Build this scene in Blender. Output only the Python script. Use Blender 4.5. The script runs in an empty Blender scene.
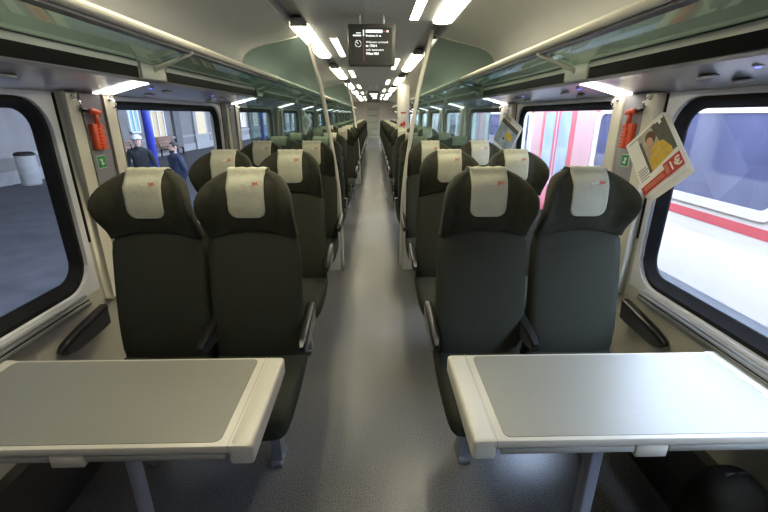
import bpy, bmesh, math, random
from mathutils import Vector, Matrix, Euler
random.seed(7)
PI = math.pi
sc = bpy.context.scene
C = sc.collection

# ------------------------------------------------------------------ camera
cam_d = bpy.data.cameras.new('camera')
cam_d.sensor_width = 36.0
cam_d.lens = 403.0 / 768.0 * 36.0
cam_d.clip_start = 0.02
cam_d.clip_end = 300
cam = bpy.data.objects.new('camera', cam_d)
C.objects.link(cam)
cam.location = (0.035, 0.0, 1.57)
cam.rotation_euler = (math.radians(90 - 19.3), 0, math.radians(-1.34))
sc.camera = cam

# ------------------------------------------------------------------ world: overcast daylight
w = bpy.data.worlds.new('overcast_sky')
sc.world = w
w.use_nodes = True
bg = w.node_tree.nodes['Background']
bg.inputs[0].default_value = (0.57, 0.71, 1.0, 1)
bg.inputs[1].default_value = 17.0

vs = sc.view_settings
vs.view_transform = 'Standard'
vs.look = 'None'
vs.gamma = 1.0
vs.use_curve_mapping = False
vs.exposure = 0.40
LAMP = 15.5            # fluorescent tubes behind the ceiling diffusers
LAMP_COL = (1.0, 0.93, 0.70)

# ------------------------------------------------------------------ materials
MATS = {}

def mat(name, col, rough=0.5, metal=0.0, var=0.0, scale=20.0, bump=0.0, bscale=None, spec=None, coat=0.0, stretch=None, sheen=0.0):
    if name in MATS:
        return MATS[name]
    m = bpy.data.materials.new(name)
    m.use_nodes = True
    nt = m.node_tree
    b = nt.nodes['Principled BSDF']
    b.inputs['Base Color'].default_value = (*col, 1)
    b.inputs['Roughness'].default_value = rough
    b.inputs['Metallic'].default_value = metal
    if spec is not None:
        b.inputs['Specular IOR Level'].default_value = spec
    if coat:
        b.inputs['Coat Weight'].default_value = coat
    if sheen:
        b.inputs['Sheen Weight'].default_value = sheen
        b.inputs['Sheen Roughness'].default_value = 0.5
    tc = mp = None
    def coords():
        nonlocal tc, mp
        if mp is None:
            tc = nt.nodes.new('ShaderNodeTexCoord')
            mp = nt.nodes.new('ShaderNodeMapping')
            nt.links.new(tc.outputs['Object'], mp.inputs['Vector'])
            if stretch:
                mp.inputs['Scale'].default_value = stretch
        return mp.outputs['Vector']
    if var > 0:
        n = nt.nodes.new('ShaderNodeTexNoise')
        n.inputs['Scale'].default_value = scale
        n.inputs['Detail'].default_value = 3
        nt.links.new(coords(), n.inputs['Vector'])
        r = nt.nodes.new('ShaderNodeValToRGB')
        r.color_ramp.elements[0].position = 0.3
        r.color_ramp.elements[1].position = 0.7
        r.color_ramp.elements[0].color = (*[max(0, c * (1 - var)) for c in col], 1)
        r.color_ramp.elements[1].color = (*[min(1, c * (1 + var)) for c in col], 1)
        nt.links.new(n.outputs[0], r.inputs[0])
        nt.links.new(r.outputs[0], b.inputs['Base Color'])
    if bump > 0:
        n2 = nt.nodes.new('ShaderNodeTexNoise')
        n2.inputs['Scale'].default_value = bscale or scale
        n2.inputs['Detail'].default_value = 2
        nt.links.new(coords(), n2.inputs['Vector'])
        bp = nt.nodes.new('ShaderNodeBump')
        bp.inputs['Strength'].default_value = bump
        bp.inputs['Distance'].default_value = 0.01
        nt.links.new(n2.outputs[0], bp.inputs['Height'])
        nt.links.new(bp.outputs[0], b.inputs['Normal'])
    MATS[name] = m
    return m

def emit(name, col, strength):
    if name in MATS:
        return MATS[name]
    m = bpy.data.materials.new(name)
    m.use_nodes = True
    b = m.node_tree.nodes['Principled BSDF']
    b.inputs['Base Color'].default_value = (*col, 1)
    b.inputs['Emission Color'].default_value = (*col, 1)
    b.inputs['Emission Strength'].default_value = strength
    MATS[name] = m
    return m

def glass(name, tint, diff=None, dmix=0.0, f0=0.04, graze=0.4, rough=0.0):
    m = bpy.data.materials.new(name)
    m.use_nodes = True
    nt = m.node_tree
    nt.nodes.clear()
    out = nt.nodes.new('ShaderNodeOutputMaterial')
    tr = nt.nodes.new('ShaderNodeBsdfTransparent')
    tr.inputs[0].default_value = (*tint, 1)
    last = tr.outputs[0]
    if dmix > 0:
        d = nt.nodes.new('ShaderNodeBsdfDiffuse')
        d.inputs[0].default_value = (*diff, 1)
        mx = nt.nodes.new('ShaderNodeMixShader')
        mx.inputs[0].default_value = dmix
        nt.links.new(last, mx.inputs[1])
        nt.links.new(d.outputs[0], mx.inputs[2])
        last = mx.outputs[0]
    g = nt.nodes.new('ShaderNodeBsdfGlossy')
    g.inputs['Roughness'].default_value = rough
    g.inputs[0].default_value = (0.9, 0.9, 0.9, 1)
    lw = nt.nodes.new('ShaderNodeLayerWeight')
    lw.inputs[0].default_value = 0.5
    pw = nt.nodes.new('ShaderNodeMath'); pw.operation = 'POWER'; pw.inputs[1].default_value = 5.0
    nt.links.new(lw.outputs['Facing'], pw.inputs[0])
    fr = nt.nodes.new('ShaderNodeMath'); fr.operation = 'MULTIPLY_ADD'
    fr.inputs[1].default_value = graze; fr.inputs[2].default_value = f0
    nt.links.new(pw.outputs[0], fr.inputs[0])
    mx2 = nt.nodes.new('ShaderNodeMixShader')
    nt.links.new(fr.outputs[0], mx2.inputs[0])
    nt.links.new(last, mx2.inputs[1])
    nt.links.new(g.outputs[0], mx2.inputs[2])
    nt.links.new(mx2.outputs[0], out.inputs[0])
    MATS[name] = m
    return m

def floor_mat():
    m = bpy.data.materials.new('speckled_vinyl')
    m.use_nodes = True
    nt = m.node_tree
    b = nt.nodes['Principled BSDF']
    tc = nt.nodes.new('ShaderNodeTexCoord')
    n = nt.nodes.new('ShaderNodeTexNoise')
    n.inputs['Scale'].default_value = 190
    n.inputs['Detail'].default_value = 2
    nt.links.new(tc.outputs['Object'], n.inputs['Vector'])
    r = nt.nodes.new('ShaderNodeValToRGB')
    r.color_ramp.elements[0].position = 0.34
    r.color_ramp.elements[1].position = 0.68
    r.color_ramp.elements[0].color = (0.050, 0.052, 0.060, 1)
    r.color_ramp.elements[1].color = (0.195, 0.188, 0.172, 1)
    nt.links.new(n.outputs[0], r.inputs[0])
    n2 = nt.nodes.new('ShaderNodeTexNoise')
    n2.inputs['Scale'].default_value = 1.7
    n2.inputs['Detail'].default_value = 4
    nt.links.new(tc.outputs['Object'], n2.inputs['Vector'])
    r2 = nt.nodes.new('ShaderNodeValToRGB')
    r2.color_ramp.elements[0].color = (0.85, 0.85, 0.85, 1)
    r2.color_ramp.elements[1].color = (1.12, 1.1, 1.06, 1)
    nt.links.new(n2.outputs[0], r2.inputs[0])
    mx = nt.nodes.new('ShaderNodeMix')
    mx.data_type = 'RGBA'
    mx.blend_type = 'MULTIPLY'
    mx.inputs['Factor'].default_value = 1
    nt.links.new(r.outputs[0], mx.inputs['A'])
    nt.links.new(r2.outputs[0], mx.inputs['B'])
    nt.links.new(mx.outputs['Result'], b.inputs['Base Color'])
    b.inputs['Roughness'].default_value = 0.24
    bp = nt.nodes.new('ShaderNodeBump')
    bp.inputs['Strength'].default_value = 0.15
    bp.inputs['Distance'].default_value = 0.004
    nt.links.new(n.outputs[0], bp.inputs['Height'])
    nt.links.new(bp.outputs[0], b.inputs['Normal'])
    MATS['floor'] = m
    return m

M = {}
M['fabric'] = mat('seat_fabric', (0.031, 0.0325, 0.0235), 0.9, var=0.16, scale=220, bump=0.3, bscale=420, spec=0.12)
M['fabric_head'] = mat('headrest_fabric', (0.026, 0.0262, 0.0155), 0.85, var=0.2, scale=30, bump=0.12, bscale=300, spec=0.15, sheen=0.06)
M['shell'] = mat('seat_shell_plastic', (0.05, 0.065, 0.075), 0.4, var=0.1, scale=12)
M['cloth'] = mat('headrest_cloth', (0.38, 0.375, 0.28), 0.9, var=0.06, scale=14, bump=0.35, bscale=26, spec=0.15)
M['black'] = mat('black_plastic', (0.012, 0.012, 0.012), 0.32, var=0.1, scale=30)
M['armside'] = mat('armrest_side', (0.05, 0.05, 0.048), 0.3, var=0.1, scale=30)
M['armsilver'] = mat('armrest_silver', (0.16, 0.16, 0.155), 0.3, metal=0.5, var=0.05, scale=40)
M['silver'] = mat('satin_silver', (0.42, 0.42, 0.41), 0.3, metal=0.8, var=0.05, scale=40)
M['chrome'] = mat('chrome', (0.7, 0.7, 0.7), 0.18, metal=1.0, var=0.04, scale=40)
M['legmetal'] = mat('cast_aluminium', (0.20, 0.215, 0.24), 0.38, metal=0.5, var=0.1, scale=25)
M['legpaint'] = mat('grey_leg_paint', (0.22, 0.23, 0.26), 0.4, var=0.06, scale=20)
M['cream'] = mat('cream_panel', (0.62, 0.58, 0.46), 0.45, var=0.03, scale=4)
M['wall'] = mat('pale_grey_panel', (0.50, 0.47, 0.37), 0.45, var=0.03, scale=3)
M['surround'] = mat('window_surround_grey', (0.66, 0.66, 0.66), 0.35, var=0.03, scale=4)
M['mauve'] = mat('mauve_panel', (0.26, 0.25, 0.27), 0.5, var=0.04, scale=6)
M['ceil'] = mat('ceiling_panel', (0.62, 0.61, 0.57), 0.42, var=0.03, scale=2)
M['ceilmid'] = mat('ceiling_middle_panel', (0.55, 0.55, 0.54), 0.45, var=0.03, scale=2)
M['groove'] = mat('ceiling_groove', (0.42, 0.42, 0.41), 0.5, var=0.05, scale=6)
M['soffit'] = mat('soffit_metal', (0.46, 0.45, 0.50), 0.25, metal=0.35, var=0.04, scale=3)
M['strip'] = mat('black_display_strip', (0.004, 0.004, 0.004), 0.35, spec=0.04, var=0.2, scale=10)
M['stripcream'] = mat('rack_front_panel', (0.52, 0.51, 0.46), 0.4, var=0.03, scale=6)
M['rail'] = mat('rack_rail', (0.62, 0.59, 0.49), 0.35, var=0.03, scale=10)
M['raildark'] = mat('rack_rail_underside', (0.10, 0.10, 0.11), 0.4, var=0.05, scale=10)
M['rubber'] = mat('black_rubber', (0.008, 0.008, 0.009), 0.7, spec=0.15, var=0.2, scale=12)
M['dark'] = mat('dark_lower_wall', (0.045, 0.042, 0.036), 0.6, var=0.12, scale=8)
M['tabletop'] = mat('table_laminate', (0.235, 0.228, 0.190), 0.42, metal=0.25, var=0.05, scale=60, stretch=(1, 14, 1))
M['tableedge'] = mat('table_edge', (0.50, 0.475, 0.39), 0.38, var=0.03, scale=10)
M['tableunder'] = mat('table_flap', (0.30, 0.30, 0.26), 0.45, var=0.05, scale=10)
M['orange'] = mat('hammer_orange', (0.72, 0.10, 0.035), 0.4, var=0.1, scale=30)
M['green'] = mat('sign_green', (0.02, 0.25, 0.06), 0.5, var=0.1, scale=30)
M['white'] = mat('white_plastic', (0.75, 0.75, 0.73), 0.45, var=0.02, scale=8)
M['paper'] = mat('paper', (0.80, 0.78, 0.72), 0.6, var=0.03, scale=20)
M['redprint'] = mat('red_print', (0.50, 0.045, 0.03), 0.5, var=0.08, scale=20)
M['logored'] = mat('logo_red', (0.55, 0.08, 0.05), 0.7, var=0.1, scale=40)
M['bag'] = mat('dark_bag_fabric', (0.016, 0.015, 0.010), 0.9, var=0.3, scale=12, bump=0.3, bscale=60, spec=0.15)
M['lamp'] = emit('fluorescent_diffuser', LAMP_COL, LAMP)
M['lamp2'] = emit('ceiling_spot_diffuser', LAMP_COL, LAMP)
M['lamp3'] = emit('reading_panel_diffuser', (1.0, 0.95, 0.86), 5.0)
M['blue_led'] = emit('blue_led', (0.10, 0.12, 1.0), 4.0)
M['rackglass'] = glass('rack_glass', (0.60, 0.70, 0.665), (0.30, 0.37, 0.345), 0.20, 0.075, 0.6, 0.02)
M['partglass'] = glass('partition_glass', (0.64, 0.74, 0.71), (0.34, 0.42, 0.39), 0.09, 0.045, 0.3, 0.02)
M['pane'] = glass('window_glass', (0.86, 0.88, 0.90), None, 0.0, 0.032, 0.08, 0.0)
M['floor'] = floor_mat()

# ------------------------------------------------------------------ mesh helpers
class MB:
    def __init__(s):
        s.v = []; s.f = []; s.m = []; s.sm = []; s.cur = 0
    def face(s, idx, smooth=False):
        s.f.append(tuple(idx)); s.m.append(s.cur); s.sm.append(smooth)
    def add(s, verts, faces, smooth=False):
        o = len(s.v)
        s.v += [tuple(p) for p in verts]
        for f in faces:
            s.face([o + i for i in f], smooth)
        return s
    def box(s, x0, x1, y0, y1, z0, z1):
        v = [(x0, y0, z0), (x1, y0, z0), (x1, y1, z0), (x0, y1, z0), (x0, y0, z1), (x1, y0, z1), (x1, y1, z1), (x0, y1, z1)]
        return s.add(v, [(0, 3, 2, 1), (4, 5, 6, 7), (0, 1, 5, 4), (1, 2, 6, 5), (2, 3, 7, 6), (3, 0, 4, 7)])
    def rbox(s, x0, x1, y0, y1, z0, z1, r=0.01, seg=2):
        bm = bmesh.new()
        bmesh.ops.create_cube(bm, size=1)
        for q in bm.verts:
            q.co = Vector(((x0 + x1) / 2 + q.co.x * (x1 - x0), (y0 + y1) / 2 + q.co.y * (y1 - y0), (z0 + z1) / 2 + q.co.z * (z1 - z0)))
        bmesh.ops.bevel(bm, geom=bm.edges[:], offset=r, segments=seg, affect='EDGES', profile=0.5)
        return s.bm(bm, True)
    def bm(s, bm, smooth=False):
        bm.verts.index_update()
        o = len(s.v)
        s.v += [tuple(q.co) for q in bm.verts]
        for f in bm.faces:
            s.face([o + q.index for q in f.verts], smooth)
        bm.free()
        return s
    def loft(s, loops, closed=True, cap0=True, cap1=True, smooth=True):
        n = len(loops[0])
        o = len(s.v)
        for L in loops:
            s.v += [tuple(p) for p in L]
        for j in range(len(loops) - 1):
            for i in range(n if closed else n - 1):
                a = o + j * n + i; b = o + j * n + (i + 1) % n
                s.face((a, b, b + n, a + n), smooth)
        if cap0: s.face([o + i for i in range(n)][::-1], False)
        if cap1: s.face([o + (len(loops) - 1) * n + i for i in range(n)], False)
        return s
    def prism(s, poly, axis, a, b, smooth=False):
        def P(p, t):
            if axis == 'x': return (t, p[0], p[1])
            if axis == 'y': return (p[0], t, p[1])
            return (p[0], p[1], t)
        return s.loft([[P(p, a) for p in poly], [P(p, b) for p in poly]], smooth=smooth)
    def tube(s, pts, r, n=10, cap=True):
        pts = [Vector(p) for p in pts]
        rs = r if isinstance(r, (list, tuple)) else [r] * len(pts)
        loops = []
        ref = None
        for i, p in enumerate(pts):
            d = (pts[min(i + 1, len(pts) - 1)] - pts[max(i - 1, 0)]).normalized()
            if ref is None:
                ref = Vector((0, 0, 1)) if abs(d.z) < 0.9 else Vector((1, 0, 0))
            u = d.cross(ref).normalized(); v = d.cross(u).normalized()
            ref = -v if False else ref
            loops.append([p + (u * math.cos(2 * PI * k / n) + v * math.sin(2 * PI * k / n)) * rs[i] for k in range(n)])
        return s.loft(loops, cap0=cap, cap1=cap)
    def lathe(s, prof, n=20, c=(0, 0, 0)):
        loops = [[(c[0] + r * math.cos(2 * PI * k / n), c[1] + r * math.sin(2 * PI * k / n), c[2] + z) for k in range(n)] for r, z in prof]
        return s.loft(loops)
    def xform(s, mtx):
        s.v = [tuple(mtx @ Vector(p)) for p in s.v]
        return s

def obj(name, mb, m, parent=None, loc=None, rot=None, recalc=True, autosmooth=None):
    me = bpy.data.meshes.new(name)
    me.from_pydata(mb.v, [], mb.f)
    ms = m if isinstance(m, (list, tuple)) else [m]
    for q in ms: me.materials.append(M[q] if isinstance(q, str) else q)
    me.polygons.foreach_set('use_smooth', mb.sm)
    me.polygons.foreach_set('material_index', mb.m)
    if recalc:
        bm = bmesh.new(); bm.from_mesh(me)
        bmesh.ops.recalc_face_normals(bm, faces=bm.faces)
        bm.to_mesh(me); bm.free()
    if autosmooth:
        me.set_sharp_from_angle(angle=math.radians(autosmooth))
    o = bpy.data.objects.new(name, me)
    C.objects.link(o)
    if parent: o.parent = parent
    if loc: o.location = loc
    if rot: o.rotation_euler = rot
    return o

def tag(o, label, cat, group=None, kind=None):
    o['label'] = label; o['category'] = cat
    if group: o['group'] = group
    if kind: o['kind'] = kind
    return o

def thing(name, label, cat, loc=(0, 0, 0), rz=0.0, group=None, kind=None):
    o = bpy.data.objects.new(name, None)
    C.objects.link(o)
    o.location = loc; o.rotation_euler = (0, 0, rz)
    return tag(o, label, cat, group, kind)

def struct(name, mb, m, **k):
    o = obj(name, mb, m, **k)
    o['kind'] = 'structure'
    return o

def copy_tree(o, parent=None):
    c = o.copy(); C.objects.link(c)
    if parent: c.parent = parent
    for ch in list(o.children): copy_tree(ch, c)
    return c

def sgnpow(c, p):
    return math.copysign(abs(c) ** p, c)

def rrect(y0, y1, z0, z1, r, seg=6):
    pts = []
    for cy, cz, a0 in ((y1 - r, z1 - r, 0), (y0 + r, z1 - r, 90), (y0 + r, z0 + r, 180), (y1 - r, z0 + r, 270)):
        for k in range(seg + 1):
            a = math.radians(a0 + 90 * k / seg)
            pts.append((cy + r * math.cos(a), cz + r * math.sin(a)))
    return pts

def interp(tab, x):
    if x <= tab[0][0]: return tab[0][1]
    for (a, b), (c, d) in zip(tab, tab[1:]):
        if x <= c:
            t = (x - a) / (c - a)
            return b + (d - b) * t
    return tab[-1][1]

def sinterp(tab, x):
    if x <= tab[0][0]: return tab[0][1]
    n = len(tab)
    for i in range(n - 1):
        a, b = tab[i]; c, d = tab[i + 1]
        if x <= c:
            t = (x - a) / (c - a)
            m0 = (d - tab[i - 1][1]) / (c - tab[i - 1][0]) if i > 0 else (d - b) / (c - a)
            m1 = (tab[i + 2][1] - b) / (tab[i + 2][0] - a) if i + 2 < n else (d - b) / (c - a)
            h = c - a
            return (2*t**3 - 3*t**2 + 1) * b + (t**3 - 2*t**2 + t) * h * m0 + (-2*t**3 + 3*t**2) * d + (t**3 - t**2) * h * m1
    return tab[-1][1]

FONT = None
def text(name, body, size, m, mtx, parent, align='LEFT', extrude=0.0, bold=0.0):
    cu = bpy.data.curves.new(name, 'FONT')
    cu.body = body; cu.size = size; cu.align_x = align; cu.extrude = extrude; cu.offset = bold
    cu.resolution_u = 2
    t = bpy.data.objects.new(name + '_tmp', cu)
    C.objects.link(t)
    dg = bpy.context.evaluated_depsgraph_get()
    me = bpy.data.meshes.new_from_object(t.evaluated_get(dg))
    bpy.data.objects.remove(t)
    bpy.data.curves.remove(cu)
    me.materials.clear(); me.materials.append(M[m] if isinstance(m, str) else m)
    me.transform(mtx)
    me.name = name
    o = bpy.data.objects.new(name, me)
    C.objects.link(o); o.parent = parent
    return o

ORD = ['first', 'second', 'third', 'fourth', 'fifth', 'sixth', 'seventh', 'eighth', 'ninth', 'tenth', 'eleventh', 'twelfth', 'thirteenth', 'fourteenth', 'fifteenth', 'sixteenth', 'seventeenth', 'eighteenth']
SIDE = {-1: 'platform side', 1: 'red train side'}

# ------------------------------------------------------------------ dimensions
Y0, Y1 = -2.6, 24.2          # coach saloon ends
PITCH = 1.97                 # window module
G0, GL = 2.25, 1.47          # start and length of the pane of the second window
ZC = 2.29                    # middle ceiling height
XW = 1.32                    # inner wall face
SOF0, SOF1 = (1.325, 1.662), (1.085, 1.722)    # soffit, wall edge and aisle edge

# ================================================================== SETTING
struct('floor', MB().box(-1.42, 1.42, Y0, Y1, -0.08, 0.0), 'floor')

# ceiling: middle board, grooves, curved sides
ceil = struct('ceiling', MB().box(-0.50, 0.50, Y0, Y1, ZC, ZC + 0.05), 'ceilmid')
prof = [(0.665, 2.262), (0.80, 2.235), (0.95, 2.203), (1.05, 2.172), (1.12, 2.130), (1.17, 2.070), (1.21, 1.99), (1.24, 1.90), (1.27, 1.81), (1.30, 1.72), (1.33, 1.655)]
for s in (-1, 1):
    mb = MB()
    outer = [(x + 0.03, z + 0.03) for x, z in prof]
    loops = []
    for (x, z), (x2, z2) in zip(prof, outer):
        loops.append([(s * x, Y0, z), (s * x, Y1, z), (s * x2, Y1, z2), (s * x2, Y0, z2)])
    mb.loft(loops)
    obj('ceiling_side_panel', mb, 'ceil', ceil, autosmooth=40)
    g = MB()
    g.box(s * 0.50, s * 0.515, Y0, Y1, ZC, 2.37)
    g.box(s * 0.50, s * 0.695, Y0, Y1, 2.36, 2.38)
    g.box(s * 0.665, s * 0.695, Y0, Y1, 2.268, 2.37)
    obj('ceiling_groove', g, 'groove', ceil)
# flat lid strip over the curved panels so no daylight leaks in
for s in (-1, 1):
    obj('roof_skin', MB().box(s * 0.50, s * 1.42, Y0, Y1, 2.40, 2.44), 'groove', ceil)

# end walls
wall_back = struct('wall_back', MB().box(-1.42, 1.42, Y0 - 0.06, Y0, -0.05, 2.42), 'wall')
mb = MB()
mb.box(-1.42, -0.36, Y1, Y1 + 0.06, -0.05, 2.42); mb.box(0.36, 1.42, Y1, Y1 + 0.06, -0.05, 2.42); mb.box(-0.36, 0.36, Y1, Y1 + 0.06, 2.02, 2.42)
M['endwall'] = mat('end_wall_cream', (0.78, 0.75, 0.64), 0.45, var=0.03, scale=3)
wall_far = struct('wall_far', mb, 'endwall')
M['doorglass'] = mat('door_green_glass', (0.55, 0.60, 0.44), 0.25, var=0.08, scale=3)
door = struct('door_1', MB().box(-0.36, 0.36, Y1 + 0.01, Y1 + 0.04, 0.0, 2.02), 'doorglass')
fr = MB()
for s in (-1, 1): fr.box(s * 0.30, s * 0.36, Y1 - 0.02, Y1 + 0.01, 0.0, 2.02)
fr.box(-0.30, 0.30, Y1 - 0.02, Y1 + 0.01, 1.94, 2.02)
obj('door_frame', fr, 'cream', door)
for z, h in ((0.45, 0.05), (0.80, 0.03), (1.15, 0.03), (1.50, 0.06), (1.82, 0.04)):
    obj('door_stripe', MB().box(-0.24, 0.22, Y1 - 0.005, Y1 + 0.01, z, z + h), 'mauve', door)
obj('door_kick_plate', MB().box(-0.30, 0.30, Y1 - 0.01, Y1 + 0.01, 0.0, 0.30), 'silver', door)

# side walls with window openings
NW = 14
wins = [(G0 + (k - 2) * PITCH, G0 + (k - 2) * PITCH + GL) for k in range(0, NW)]   # k=1 is the nearest whole window
wins = [q for q in wins if q[1] < Y1 - 0.2 and q[0] > Y0 + 0.1]
WZ0, WZ1 = 0.77, 1.655
win_no = 0
for s in (-1, 1):
    mb = MB()
    mb.box(s * XW, s * 1.42, Y0, Y1, -0.05, WZ0)
    mb.box(s * XW, s * 1.42, Y0, Y1, WZ1, 2.42)
    ys = [Y0] + [q for a, b in wins for q in (a - 0.095, b + 0.095)] + [Y1]
    for a, b in zip(ys[::2], ys[1::2]):
        mb.box(s * XW, s * 1.42, a, b, WZ0, WZ1)
    wall = struct('wall_left' if s < 0 else 'wall_right', mb, 'wall')
    # pillars: mauve board between two cream strips, slit of the blind beside the window
    for a, b in wins:
        p = a - 0.15
        if p < 0: continue
        b_ = b - PITCH
        pl = obj('pillar_panel', MB().rbox(s * 1.292, s * 1.325, p - 0.145, p + 0.035, 0.80, 1.664, 0.004, 1), 'mauve', wall)
        for y0, y1 in ((p - 0.225, p - 0.14), (p + 0.03, p + 0.12)):
            obj('pillar_strip', MB().rbox(s * 1.283, s * 1.325, y0, y1, 0.70, 1.664, 0.006, 2), 'cream', wall)
        obj('blind_slit', MB().box(s * 1.3155, s * 1.325, b_ + 0.104, b_ + 0.116, 1.0, 1.66), 'rubber', wall)
    # dark lower wall
    struct('baseboard_left' if s < 0 else 'baseboard_right', MB().box(s * 1.27, s * 1.32, Y0, Y1, 0.0, 0.33), 'dark')
    # windows
    for a, b in wins:
        win_no += 1
        W = bpy.data.objects.new('window_%d' % win_no, None); C.objects.link(W); W['kind'] = 'structure'
        seg = 6
        inner = rrect(a - 0.06, b + 0.06, 0.800, 1.642, 0.14, seg)
        def sq(y0, y1, z0, z1):
            pts = []
            for cy, cz in ((y1, z1), (y0, z1), (y0, z0), (y1, z0)):
                pts += [(cy, cz)] * (seg + 1)
            return pts
        outer = sq(a - 0.10, b + 0.10, 0.765, 1.66)
        mb = MB()
        mb.loft([[(s * 1.318, y, z) for y, z in outer], [(s * 1.314, y, z) for y, z in inner], [(s * 1.345, y, z) for y, z in rrect(a - 0.055, b + 0.055, 0.805, 1.637, 0.135, seg)]], cap0=False, cap1=False, smooth=False)
        obj('window_surround', mb, 'surround', W, recalc=False)
        fo = rrect(a - 0.057, b + 0.057, 0.802, 1.64, 0.138, seg)
        f1 = rrect(a - 0.03, b + 0.03, 0.825, 1.622, 0.12, seg)
        f2 = rrect(a - 0.018, b + 0.018, 0.838, 1.610, 0.105, seg)
        f3 = rrect(a, b, 0.862, 1.595, 0.085, seg)
        mb = MB()
        mb.loft([[(s * 1.330, y, z) for y, z in fo], [(s * 1.322, y, z) for y, z in f1], [(s * 1.334, y, z) for y, z in f2], [(s * 1.350, y, z) for y, z in f3], [(s * 1.358, y, z) for y, z in f3]], cap0=False, cap1=False, smooth=True)
        obj('window_seal', mb, 'rubber', W, recalc=False, autosmooth=35)
        mb = MB()
        mb.add([(s * 1.356, y, z) for y, z in rrect(a - 0.01, b + 0.01, 0.852, 1.605, 0.08, seg)], [range(4 * seg + 4)])
        obj('pane', mb, 'pane', W, recalc=False)
        # ribbed metal sill rail
        mb = MB(); e0, e1 = a + 0.02, b - 0.02
        mb.box(s * 1.285, s * 1.322, e0, e1, 0.735, 0.748)
        for z in (0.752, 0.768):
            mb.tube([(s * 1.295, e0, z), (s * 1.295, e1, z)], 0.006, 6)
        mb.box(s * 1.30, s * 1.322, e0, e1, 0.748, 0.782)
        obj('sill_rail', mb, 'silver', W, autosmooth=40)
        obj('sill_groove', MB().box(s * 1.292, s * 1.302, e0, e1, 0.757, 0.763), 'rubber', W)

# ================================================================== LUGGAGE RACKS
for s in (-1, 1):
    R = thing('luggage_rack', 'green glass overhead luggage rack along the %s windows' % ('platform' if s < 0 else 'red train'), 'luggage rack', (0, 0, 0))
    mb = MB()
    th = 0.012
    mb.loft([[(s * SOF0[0], y, SOF0[1]), (s * 1.14, y, 1.712), (s * 1.10, y, 1.720), (s * SOF1[0], y, SOF1[1]), (s * 1.075, y, 1.732), (s * 1.10, y, 1.745), (s * 1.325, y, 1.69)] for y in (Y0, Y1)], smooth=False)
    obj('soffit', mb, 'soffit', R, autosmooth=25)
    ob = MB()
    ob.loft([[(s * 1.075, y, 1.732), (s * 1.10, y, 1.732), (s * 1.10, y, 1.815), (s * 1.066, y, 1.815), (s * 1.068, y, 1.79)] for y in (Y0, Y1)], smooth=False)
    obj('front_panel', ob, 'stripcream', R)
    # rail at the aisle edge of the glass
    mb = MB()
    L = [(0.872, 1.868), (0.852, 1.866), (0.839, 1.875), (0.837, 1.889), (0.850, 1.902), (0.872, 1.900)]
    mb.loft([[(s * x, y, z) for x, z in L] for y in (Y0, Y1)])
    obj('rail', mb, 'rail', R, autosmooth=50)
    obj('rail_underside', MB().box(s * 0.862, s * 0.905, Y0, Y1, 1.856, 1.868), 'raildark', R)
    pil = [a - 0.15 for a, b in wins]
    for i, p in enumerate(pil):
        y0 = p + 0.12; y1 = p + PITCH + 0.12
        y1 = min(y1, Y1)
        # glass shelf panel
        mb = MB()
        a0 = (1.066, 1.812); a1 = (0.86, 1.872)
        mb.loft([[(s * a0[0], y, a0[1]), (s * a1[0], y, a1[1]), (s * a1[0], y, a1[1] + 0.008), (s * a0[0], y, a0[1] + 0.008)] for y in (y0 + 0.003, y1 - 0.003)], smooth=False)
        obj('glass_shelf', mb, 'rackglass', R)
        # seat reservation display strip
        obj('display_strip', MB().box(s * 1.0655, s * 1.078, y0 + 0.13, min(y1 - 0.13, Y1), 1.736, 1.784), 'strip', R)
        # joint line over the strip
        obj('panel_joint', MB().box(s * 1.062, s * 1.07, y0 + 0.13, min(y1 - 0.13, Y1), 1.809, 1.8125), 'rubber', R)
        # support bracket
        mb = MB()
        c = p + 0.13
        mb.tube([(s * 1.075, c, 1.772), (s * 1.045, c, 1.790), (s * 0.95, c, 1.822), (s * 0.858, c, 1.862)], [0.012, 0.012, 0.010, 0.010], 8)
        br = obj('bracket', mb, 'rail', R)
        obj('bracket_plate', MB().rbox(s * 1.058, s * 1.078, p - 0.0, p + 0.24, 1.734, 1.806, 0.004, 1), 'stripcream', R)
        # light panel across the soffit above the pillar
        def sofz(x): return interp([(1.085, 1.722), (1.10, 1.720), (1.14, 1.712), (1.325, 1.662)], x)
        mb = MB()
        pts = []
        for x in (1.10, 1.14, 1.30):
            pts.append([(s * x, p - 0.005, sofz(x) - 0.004), (s * x, p + 0.135, sofz(x) - 0.004), (s * x, p + 0.135, sofz(x) + 0.004), (s * x, p - 0.005, sofz(x) + 0.004)])
        mb.loft(pts, smooth=False)
        obj('light_panel', mb, 'lamp3', R)
        # reading lamps, call buttons
        for off in (0.43, 1.31):
            for x, dy in ((1.19, 0.045), (1.258, -0.02)):
                z = sofz(x)
                rot = Matrix.Translation((s * x, p + off + dy, z)) @ Matrix.Rotation(s * -0.26, 4, 'Y') @ Matrix.Rotation(PI, 4, 'X')
                rl = obj('reading_lamp', MB().lathe([(0.036, -0.004), (0.036, 0.004), (0.031, 0.006), (0.029, 0.002), (0.0005, 0.001)], 18).xform(rot), 'silver', R)
                obj('lens', MB().lathe([(0.0285, 0.001), (0.020, 0.004), (0.0005, 0.003)], 14).xform(rot), 'strip', rl)
            z = sofz(1.16)
            bt = obj('call_button', MB().lathe([(0.016, -0.003), (0.016, 0.003), (0.009, 0.004), (0.0005, 0.004)], 12).xform(Matrix.Translation((s * 1.16, p + off - 0.17, z)) @ Matrix.Rotation(PI, 4, 'X')), 'silver', R)
            obj('button_led', MB().lathe([(0.009, 0.003), (0.006, 0.0065), (0.0005, 0.007)], 10).xform(Matrix.Translation((s * 1.16, p + off - 0.17, z)) @ Matrix.Rotation(PI, 4, 'X')), 'blue_led', bt)

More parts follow.
